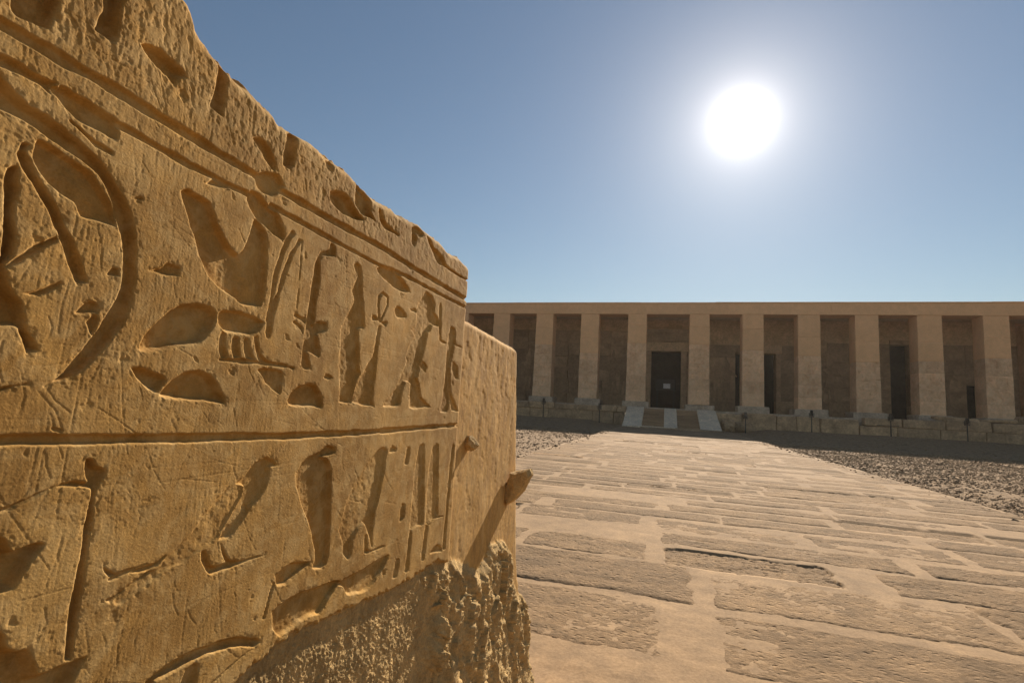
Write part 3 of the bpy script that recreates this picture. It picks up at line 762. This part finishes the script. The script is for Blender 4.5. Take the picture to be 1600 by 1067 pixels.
Vp = np.stack([Vp[..., 0]*ca-Vp[..., 1]*sa, Vp[..., 0]*sa+Vp[..., 1]*ca, Vp[..., 2]], -1)
Vp[..., 0] += pts[:, 0:1]; Vp[..., 1] += pts[:, 1:2]; Vp[..., 2] += (np.where((pts[:, 0] > PX0) & (pts[:, 0] < PX1), 0.004, gz(pts[:, 0], pts[:, 1]))+sz*0.25)[:, None]
Fp = icf[None]+6*np.arange(n)[:, None, None]
peb = np_mesh('gravel', Vp.reshape(-1, 3), Fp.reshape(-1, 3), M['pebble'], smooth=False)
tag(peb, 'loose pebbles and stone chips strewn beside the causeway', 'gravel', kind='stuff')
# ------------------------------------------------------------------ temple with a portico of square pillars
FY, WALLY, FLOOR, LINT, ROOF = 40.0, 44.0, 1.30, 8.25, 9.15
temple = tag(empty('temple', (0.4, 42, 0)), 'long flat-roofed sandstone temple with a shaded portico of square pillars', 'temple')
def tpart(name, x0, x1, y0, y1, z0, z1, mat, parent=temple, jit=0.0, bev=0.0, taper=0.0):
    ox, oy = (temple.location.x, temple.location.y) if parent is temple else parent['_o']
    return box(name, x0-ox, x1-ox, y0-oy, y1-oy, z0, z1, mat, parent, jit, bev, taper)

def relief_block(name, w, d, h, mat, parent, loc, seed, deep):
    """course of a pillar: front cut with shallow sunk signs"""
    nx, nz = 26, max(8, int(h*18))
    X_, Z_ = np.meshgrid(np.linspace(-w/2, w/2, nx), np.linspace(0, h, nz))
    rr = np.random.default_rng(seed)
    D_ = 0.006*fbm(X_*3+seed, Z_*3, 300, 3)
    if deep:
        for q in range(int(7*h)+3):
            cx_, cz_ = rr.uniform(-w*.4, w*.4), rr.uniform(0.08, h-0.08)
            a_, b_ = rr.uniform(0.03, 0.16), rr.uniform(0.05, 0.30)
            if rr.random() < .5: dd = np.sqrt(((X_-cx_)/a_)**2+((Z_-cz_)/b_)**2)
            else: dd = np.maximum(np.abs(X_-cx_)/(a_*.5), np.abs(Z_-cz_)/b_)
            D_ = np.where(dd < 1, np.maximum(D_, 0.055*rr.uniform(.4, 1)), D_)
    er = np.minimum(np.minimum(X_+w/2, w/2-X_), np.minimum(Z_, h-Z_))
    D_ = D_+0.022*(er < 0.01)*np.clip(0.5+fbm(X_*4+seed, Z_*4, 301, 2), 0, 1)
    V = np.stack([X_, -d/2+D_, Z_], -1).reshape(-1, 3)
    Qf = grid_faces(nz, nx)
    ii = np.arange(nx*nz).reshape(nz, nx)
    lp = np.concatenate([ii[0, :], ii[1:, -1], ii[-1, ::-1][1:], ii[::-1, 0][1:-1]])
    Bk = V[lp].copy(); Bk[:, 1] = d/2
    k_ = np.arange(len(lp))
    Qs = np.stack([lp, len(V)+k_, len(V)+(k_+1) % len(lp), np.roll(lp, -1)], -1)[:, ::-1]
    o = np_mesh(name, np.vstack([V, Bk]), np.vstack([Qf, Qs]), mat, parent, False)
    o.location = loc
    return o

PIL = [-20.64, -17.07, -13.49, -9.92, -6.34, -2.77, 1.66, 5.24, 8.80, 12.27, 15.84, 19.42]
for i, x in enumerate(PIL):
    cxp = x+0.685
    p = empty('pillar', (cxp-0.4, FY+0.65-42, FLOOR)); p.parent = temple
    rr = random.Random(100+i)
    # plinth
    b_ = mesh_obj('pillar_base', *box_geo(-0.98+rr.uniform(-.06, .06), 0.98+rr.uniform(-.06, .06), -0.95, 0.9, -0.05, 0.40+rr.uniform(-.05, .05), 0.03), M['base'], p)
    bevel(b_, 0.07, 3)
    zs = [0.38]
    split = 4.2+rr.uniform(-.55, .6)
    while zs[-1] < split-1.2: zs.append(zs[-1]+rr.uniform(0.75, 1.15))
    zs.append(split)
    ksp = len(zs)-1
    zs += [split+1.4+rr.uniform(-.2, .2)]
    zs.append(LINT-FLOOR-0.004)
    for k in range(len(zs)-1):
        h = zs[k+1]-zs[k]
        w = 1.43-0.010*(zs[k]+h/2)
        old = k < ksp
        w2 = w+(rr.uniform(-0.012, 0.012) if old else 0)
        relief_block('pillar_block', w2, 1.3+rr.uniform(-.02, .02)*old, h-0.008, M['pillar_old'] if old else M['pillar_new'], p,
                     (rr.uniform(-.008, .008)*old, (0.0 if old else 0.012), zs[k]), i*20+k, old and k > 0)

# roof beam, split where the stones meet
xb = [-26.0, -19.5, -12.6, -5.2, -0.6, 4.3, 10.9, 17.6, 23.2, 30.0]
for k in range(len(xb)-1):
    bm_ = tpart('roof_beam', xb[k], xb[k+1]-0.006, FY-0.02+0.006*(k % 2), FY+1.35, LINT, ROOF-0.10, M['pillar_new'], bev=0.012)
xr = [-26.1, -18.2, -11.9, -7.3, -1.8, 3.4, 8.1, 14.6, 19.9, 24.5, 30.1]
for k in range(len(xr)-1):
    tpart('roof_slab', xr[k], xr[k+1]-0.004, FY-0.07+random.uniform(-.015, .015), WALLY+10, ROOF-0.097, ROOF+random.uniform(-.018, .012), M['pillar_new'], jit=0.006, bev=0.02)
tpart('portico_ceiling', -25.9, 29.9, FY+1.353, WALLY+0.5, LINT+0.25, LINT+0.6, M['wall_new'])
tpart('portico_floor', -25.9, 29.9, 38.55, WALLY+9.5, FLOOR-0.5, FLOOR, M['base'])
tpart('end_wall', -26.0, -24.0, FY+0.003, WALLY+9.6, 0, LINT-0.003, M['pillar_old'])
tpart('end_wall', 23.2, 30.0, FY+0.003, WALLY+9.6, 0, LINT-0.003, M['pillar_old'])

# rear wall of the portico: openings (x0, x1, top)
OPEN = [(-15.9, -15.1, 5.6), (-1.10, 1.20, 5.92), (5.25, 5.62, 5.85), (6.95, 8.08, 5.90), (15.65, 16.85, 6.82), (20.2, 21.0, 4.04)]
UP = lambda x: 7.55 if x < -1.6 else (7.9 if x < 2 else (6.55 if x < 10 else 6.85))
edges = [-24.0]
for a_, b2, t_ in OPEN: edges += [a_, b2]
edges.append(23.2)
segs = []
for k in range(0, len(edges), 2):
    x = edges[k]
    while x < edges[k+1]-0.01:
        e_ = min(x+3.57, edges[k+1])
        if edges[k+1]-e_ < 0.8: e_ = edges[k+1]
        segs.append((x, e_, FLOOR)); x = e_
for (a_, b2, t_) in OPEN: segs.append((a_, b2, t_))
for (a_, b2, z0) in segs:
    top = UP((a_+b2)/2)
    if z0 > FLOOR:
        tpart('door_lintel', a_-0.0, b2, WALLY-0.03, WALLY+0.8, z0, max(top, z0+0.3), M['wall_old'])
        tpart('upper_wall', a_, b2, WALLY+0.05, WALLY+0.8, max(top, z0+0.3)+0.003, LINT+0.25, M['wall_new'])
    else:
        # masonry courses of the old wall
        z = FLOOR; kx = 0
        rr = random.Random(int(a_*100))
        while z < top-0.05:
            h = min(rr.uniform(0.9, 1.25), top-z)
            if top-z-h < 0.4: h = top-z
            x = a_; first = True
            while x < b2-0.01:
                ln = rr.uniform(1.3, 2.3)
                xe = min(x+ln, b2)
                if b2-xe < 0.5: xe = b2
                tpart('wall_stone', x+0.011, xe-0.011, WALLY-rr.uniform(0.0, 0.06), WALLY+0.8, z+0.010, z+h-0.010, M['wall_old'], bev=0.015)
                x = xe
            z += h
        tpart('upper_wall', a_, b2, WALLY+0.06, WALLY+0.8, top+0.002, LINT+0.25, M['wall_new'])
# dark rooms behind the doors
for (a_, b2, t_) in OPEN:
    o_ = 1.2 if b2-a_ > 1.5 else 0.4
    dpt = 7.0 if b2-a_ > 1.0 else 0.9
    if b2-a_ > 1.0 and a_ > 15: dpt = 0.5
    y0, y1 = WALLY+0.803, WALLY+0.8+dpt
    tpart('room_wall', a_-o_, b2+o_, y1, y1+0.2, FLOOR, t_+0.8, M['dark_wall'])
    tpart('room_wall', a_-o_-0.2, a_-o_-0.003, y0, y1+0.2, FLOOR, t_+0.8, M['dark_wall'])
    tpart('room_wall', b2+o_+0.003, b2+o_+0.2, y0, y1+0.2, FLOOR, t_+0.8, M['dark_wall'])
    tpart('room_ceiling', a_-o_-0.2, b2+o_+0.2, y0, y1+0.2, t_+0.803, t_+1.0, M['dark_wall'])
# backing behind the joints of the old wall
for k in range(0, len(edges), 2):
    tpart('wall_core', edges[k]+0.02, edges[k+1]-0.02, WALLY+0.10, WALLY+0.75, FLOOR, 7.5, M['wall_old'])
# carved figures in low relief on the rear wall
FIG = [(-.30, 0), (-.04, 0), (-.06, .10), (-.10, .9), (.02, .9), (.12, .10), (.10, 0), (.40, 0), (.36, .09), (.26, .14), (.20, .95), (.22, 1.35), (.30, 1.72),
       (.62, 1.60), (.64, 1.68), (.33, 1.98), (.16, 2.06), (.14, 2.16), (.22, 2.22), (.20, 2.42), (.08, 2.62), (-.02, 2.98), (-.10, 2.96), (-.12, 2.5), (-.14, 2.2), (-.10, 2.06),
       (-.32, 2.0), (-.36, 1.7), (-.34, 1.2), (-.24, 1.2), (-.22, 1.62), (-.16, 1.4), (-.22, .95), (-.34, .12)]
def figure(x, z, sx, sc):
    n_ = len(FIG); dy_ = random.uniform(0, .02)
    V = [(x+sx*sc*a_-0.4, WALLY-0.085-dy_-42, z+sc*b2) for a_, b2 in FIG]+[(x+sx*sc*a_-0.4, WALLY-0.03-42, z+sc*b2) for a_, b2 in FIG]
    Fc = [tuple(range(n_)), tuple(range(2*n_-1, n_-1, -1))]+[(q, n_+q, n_+(q+1) % n_, (q+1) % n_) for q in range(n_)]
    o = mesh_obj('relief_figure', V, Fc, M['wall_old'], temple); return o
rr = random.Random(3)
for x in (-18.3, -11.4, -10.8, -7.7, -6.9, -4.2, -3.3, 3.9, 4.6, 10.9, 11.7, 13.9, 14.8, 18.0, 18.9):
    figure(x, FLOOR+0.9+rr.uniform(-.1, .2), rr.choice((-1, 1)), rr.uniform(1.1, 1.3))
# frame of the central door: jambs, lintel, roll and cavetto cornice
dr = empty('doorway', (0.05-0.4, WALLY-42, FLOOR)); dr.parent = temple; dr['_o'] = (0.05, WALLY)
def dpart(n_, x0, x1, y0, y1, z0, z1, m_, bev=0.0):
    return box(n_, x0-0.05, x1-0.05, y0-WALLY, y1-WALLY, z0-FLOOR, z1-FLOOR, m_, dr, 0, bev)
dpart('door_jamb', -1.50, -1.103, WALLY-0.28, WALLY-0.06, FLOOR, 5.92, M['wall_old'], 0.02)
dpart('door_jamb', 1.203, 1.62, WALLY-0.28, WALLY-0.06, FLOOR, 5.92, M['wall_old'], 0.02)
dpart('door_lintel', -1.62, 1.74, WALLY-0.32, WALLY-0.06, 5.923, 6.62, M['wall_new'], 0.02)
dpart('roll_moulding', -1.66, 1.78, WALLY-0.40, WALLY-0.06, 6.623, 6.78, M['wall_old'], 0.07)
cs = []
for k in range(7):
    q = k/6; cs.append((-0.34-0.30*(1-math.cos(q*1.45)), 6.783+0.62*q))
Vc = []; Fc = []
for (yy, zz) in cs+[(-0.64, 7.62), (-0.06, 7.62), (-0.06, 6.783)]:
    for xx in (-1.70, 1.82): Vc.append((xx-0.05, yy, zz-FLOOR))
nn = len(Vc)//2
for k in range(nn): Fc.append((2*k, 2*k+1, 2*((k+1) % nn)+1, 2*((k+1) % nn)))
Fc.append(tuple(2*k for k in range(nn))[::-1]); Fc.append(tuple(2*k+1 for k in range(nn)))
mesh_obj('cavetto_cornice', Vc, Fc, M['wall_old'], dr)
# second door: slim frame
tpart('door_jamb', 8.083, 8.40, WALLY-0.25, WALLY-0.055, FLOOR, 5.9, M['wall_old'], bev=0.02)
tpart('door_lintel', 6.6, 8.5, WALLY-0.28, WALLY-0.055, 5.903, 6.5, M['wall_new'], bev=0.02)

# ------------------------------------------------------------------ podium of stone blocks in front of the portico
pod = tag(empty('podium_wall', (-14, 38, 0)), 'low retaining wall of weathered stone blocks left of the ramp, two even courses', 'wall')
pod2 = tag(empty('podium_wall', (14, 38, 0)), 'low retaining wall of uneven stone blocks right of the ramp', 'wall')
rr = random.Random(77)
def pblock(par, x0, x1, y0, y1, z0, z1, jit, bev):
    V, Fc = box_geo(x0-par.location.x, x1-par.location.x, y0-38, y1-38, z0, z1, jit)
    o = mesh_obj('stone_block', V, Fc, M['podium'], par); bevel(o, bev, 3); return o
x = -25.5
while x < -2.75:
    w = rr.uniform(1.3, 2.2); x1 = min(x+w, -2.7)
    if -2.7-x1 < 0.6: x1 = -2.7
    pblock(pod, x+0.008, x1-0.008, 38.0+rr.uniform(-.02, .02), 38.56, -0.2, 0.83, 0.015, 0.03)
    x = x1
x = -25.5
while x < -2.75:
    w = rr.uniform(1.0, 1.9); x1 = min(x+w, -2.6)
    if -2.6-x1 < 0.6: x1 = -2.6
    pblock(pod, x+0.008, x1-0.008, 37.93+rr.uniform(-.03, .03), 38.57, 0.84, 1.26+rr.uniform(-.03, .05), 0.02, 0.05)
    x = x1
x = 3.15
while x < 28:
    w = rr.uniform(1.2, 2.3); x1 = x+w
    z1 = 1.16+rr.uniform(-.06, .07)+0.008*x
    if x > 11.5:
        pblock(pod2, x+0.015, x1-0.015, 37.98+rr.uniform(-.04, .04), 38.56, -0.1, 0.86, 0.03, 0.05)
        pblock(pod2, x+0.3, x1+0.26, 37.95+rr.uniform(-.04, .04), 38.57, 0.865, z1+0.16, 0.03, 0.06)
        if x > 14.3 and x < 26 and rr.random() < 0.75:
            pblock(pod2, x-0.1, x1-0.15, 38.25+rr.uniform(-.06, .06), 38.95, z1+0.15, 1.75+rr.uniform(-.12, .25), 0.06, 0.12)
    else:
        pblock(pod2, x+0.015, x1-0.015, 37.95+rr.uniform(-.07, .07), 38.57, -0.1, z1, 0.035, 0.08)
    x = x1
# ------------------------------------------------------------------ ramp up to the door: three pale strips, two stepped fields
ramp_root = tag(empty('entrance_ramp', (0.35, 36, 0)), 'sloping entrance ramp of three pale stone strips with brown timber steps between', 'ramp')
RY0, RY1, RZ0, RZ1 = 33.9, 38.55, 0.03, 1.30
def sloped(name, xa0, xa1, xb0, xb1, y0, y1, z0, z1, th, mat):
    V = []
    for (xl, xr_, yy, zz) in ((xa0, xa1, y0, z0), (xb0, xb1, y1, z1)):
        V += [(xl-0.35, yy-36, zz-th), (xr_-0.35, yy-36, zz-th), (xr_-0.35, yy-36, zz), (xl-0.35, yy-36, zz)]
    Fc = [(0, 1, 2, 3), (5, 4, 7, 6), (3, 2, 6, 7), (4, 5, 1, 0), (1, 5, 6, 2), (4, 0, 3, 7)]
    o = mesh_obj(name, V, Fc, mat, ramp_root); bevel(o, 0.012, 1); return o
for (a0, a1) in ((-2.55, -1.36), (-0.02, 0.80), (2.12, 3.35)):
    for k in range(3):
        t0, t1 = k/3, (k+1)/3
        ly = lambda t: RY0+(RY1-RY0)*t
        lz = lambda t: RZ0+(RZ1-RZ0)*t
        sloped('stone_strip', a0, a1, a0+0.02, a1-0.02, ly(t0)+0.012, ly(t1)-0.012, lz(t0), lz(t1), 0.30, M['strip'])
for (a0, a1) in ((-1.355, -0.025), (0.805, 2.115)):
    for k in range(11):
        y0 = RY0+0.25+(RY1-RY0-0.25)*k/11; z0 = RZ0+(RZ1-RZ0)*(k+0.35)/11-0.02
        o = box('step_plank', a0-0.35, a1-0.35, y0-36, y0+0.40-36, z0-0.16, z0, M['wood'], ramp_root, 0.006, 0.01)
for k, (a0, a1, yy, z1) in enumerate(((-2.2, 0.6, 33.4, 0.10), (0.65, 3.4, 33.3, 0.09), (-1.4, 2.9, 33.0, 0.05))):
    o = box('threshold_stone', a0-0.35, a1-0.35, yy-36, yy+0.30-36, -0.15, z1, M['podium'] if k else M['strip'], ramp_root, 0.02, 0.02)

# ------------------------------------------------------------------ boulders by the ramp
def boulder(loc, s, seed, label):
    rr_ = np.random.default_rng(seed)
    th = np.linspace(0, math.pi, 9); ph = np.linspace(0, 2*math.pi, 13)[:-1]
    V = []
    for a_ in th:
        for b2 in ph:
            v = np.array([math.sin(a_)*math.cos(b2), math.sin(a_)*math.sin(b2), math.cos(a_)])
            q = np.abs(v).max()
            v = v*(0.55+0.45/q)*(1+0.18*rr_.uniform(-1, 1))
            V.append((v[0]*s[0], v[1]*s[1], v[2]*s[2]+s[2]*0.75))
    Fc = []
    for i_ in range(8):
        for j_ in range(12):
            Fc.append((i_*12+j_, (i_+1)*12+j_, (i_+1)*12+(j_+1) % 12, i_*12+(j_+1) % 12))
    o = mesh_obj('boulder', V, Fc, M['podium'], None, False, loc)
    return tag(o, label, 'boulder', 'fallen stones beside the ramp')
boulder((4.0, 37.2, 0.05), (0.42, 0.4, 0.40), 1, 'tilted brown boulder leaning against the right edge of the ramp')
boulder((4.9, 37.3, 0.06), (0.62, 0.4, 0.34), 2, 'low wide boulder between the ramp and the nearest lamp post on its right')

# ------------------------------------------------------------------ floodlights on stakes
def floodlight(x, y, label, tilt, cross=False):
    g = float(gz(np.array([x]), np.array([y]))[0])
    t_ = empty('floodlight', (x, y, g)); tag(t_, label, 'floodlight', 'floodlights in front of the temple')
    def cyl(name, r0, r1, z0, z1, par, n_=10, cx_=0, cy_=0):
        V = [(cx_+r0*math.cos(2*math.pi*q/n_), cy_+r0*math.sin(2*math.pi*q/n_), z0) for q in range(n_)]+[(cx_+r1*math.cos(2*math.pi*q/n_), cy_+r1*math.sin(2*math.pi*q/n_), z1) for q in range(n_)]
        Fc = [(q, (q+1) % n_, n_+(q+1) % n_, n_+q) for q in range(n_)]+[tuple(range(n_))[::-1], tuple(range(n_, 2*n_))]
        return mesh_obj(name, V, Fc, M['iron'], par, False)
    cyl('stake', 0.04, 0.032, -0.1, 0.92, t_)
    yk = box('yoke', -0.13, 0.13, -0.03, 0.03, 0.90, 0.95, M['iron'], t_)
    for sx in (-1, 1): box('bracket_arm', sx*0.13-0.012, sx*0.13+0.012, -0.03, 0.03, 0.952, 1.16, M['iron'], t_)
    V, Fc = box_geo(-0.085, 0.085, -0.08, 0.10, -0.17, 0.17, 0, 0.015)
    hd = mesh_obj('lamp_head', V, Fc, M['iron'], t_); bevel(hd, 0.02)
    hd.location = (0, 0, 1.14); hd.rotation_euler = (math.radians(tilt), 0, 0)
    box('glass', -0.065, 0.065, 0.101, 0.108, -0.12, 0.12, M['glass'], hd)
    if cross: box('cable_bar', -0.7, 0.4, -0.02, 0.02, 0.60, 0.64, M['iron'], t_)
    return t_
FL = [(-8.1, 36.0, 'dark floodlight on a thin stake, farthest left, half seen past the carved wall end', 20),
      (-4.25, 36.3, 'dark floodlight on a thin stake just left of the entrance ramp', 25),
      (4.95, 36.4, 'dark floodlight on a thin stake just right of the entrance ramp, by the boulders', -10),
      (8.6, 36.0, 'dark floodlight on a thin stake, second to the right of the entrance ramp', 15),
      (12.6, 35.6, 'dark floodlight with a crossbar on its stake, third to the right of the ramp', 10),
      (16.65, 36.4, 'dark floodlight on a tall thin stake, farthest right of the row', 30)]
for k, (x, y, lb, tl) in enumerate(FL): floodlight(x, y, lb, tl, k == 4)

# ------------------------------------------------------------------ notice inside the central doorway
nb = tag(empty('notice_stand', (0.05, 43.1, FLOOR)), 'small white notice on a dark stand in the central doorway', 'notice')
box('board', -0.75, 0.75, -0.03, 0.03, 1.45, 2.35, M['board'], nb, 0, 0.02)
box('notice_sheet', -0.17, 0.35, -0.045, -0.034, 1.58, 1.96, M["paper"], nb)
for sx in (-0.62, 0.62): box('leg', sx-0.06, sx+0.06, -0.029, 0.029, 0, 1.447, M['board'], nb)
for sx in (-0.62, 0.62): box('foot', sx-0.08, sx+0.08, -0.3, -0.032, 0, 0.06, M['board'], nb)

# ------------------------------------------------------------------ haze volume added over the court to lift the shaded temple front
V, Fc = box_geo(-4100, 4100, -4100, 6100, -1.4, 9.8)
hz = mesh_obj('haze', V, Fc, None)
hm = bpy.data.materials.new('lifting_haze'); hm.use_nodes = True
hn, hl = hm.node_tree.nodes, hm.node_tree.links
hn.clear()
ho = hn.new('ShaderNodeOutputMaterial'); hv = hn.new('ShaderNodeVolumePrincipled')
hv.inputs['Color'].default_value = (1.0, 0.90, 0.78, 1)
hv.inputs['Density'].default_value = 0.00026
hv.inputs['Anisotropy'].default_value = 0.55
hl.new(hv.outputs[0], ho.inputs['Volume'])
hz.data.materials.append(hm)
tag(hz, 'thin haze added over the whole forecourt to lift the shaded temple front', 'haze', kind='stuff')
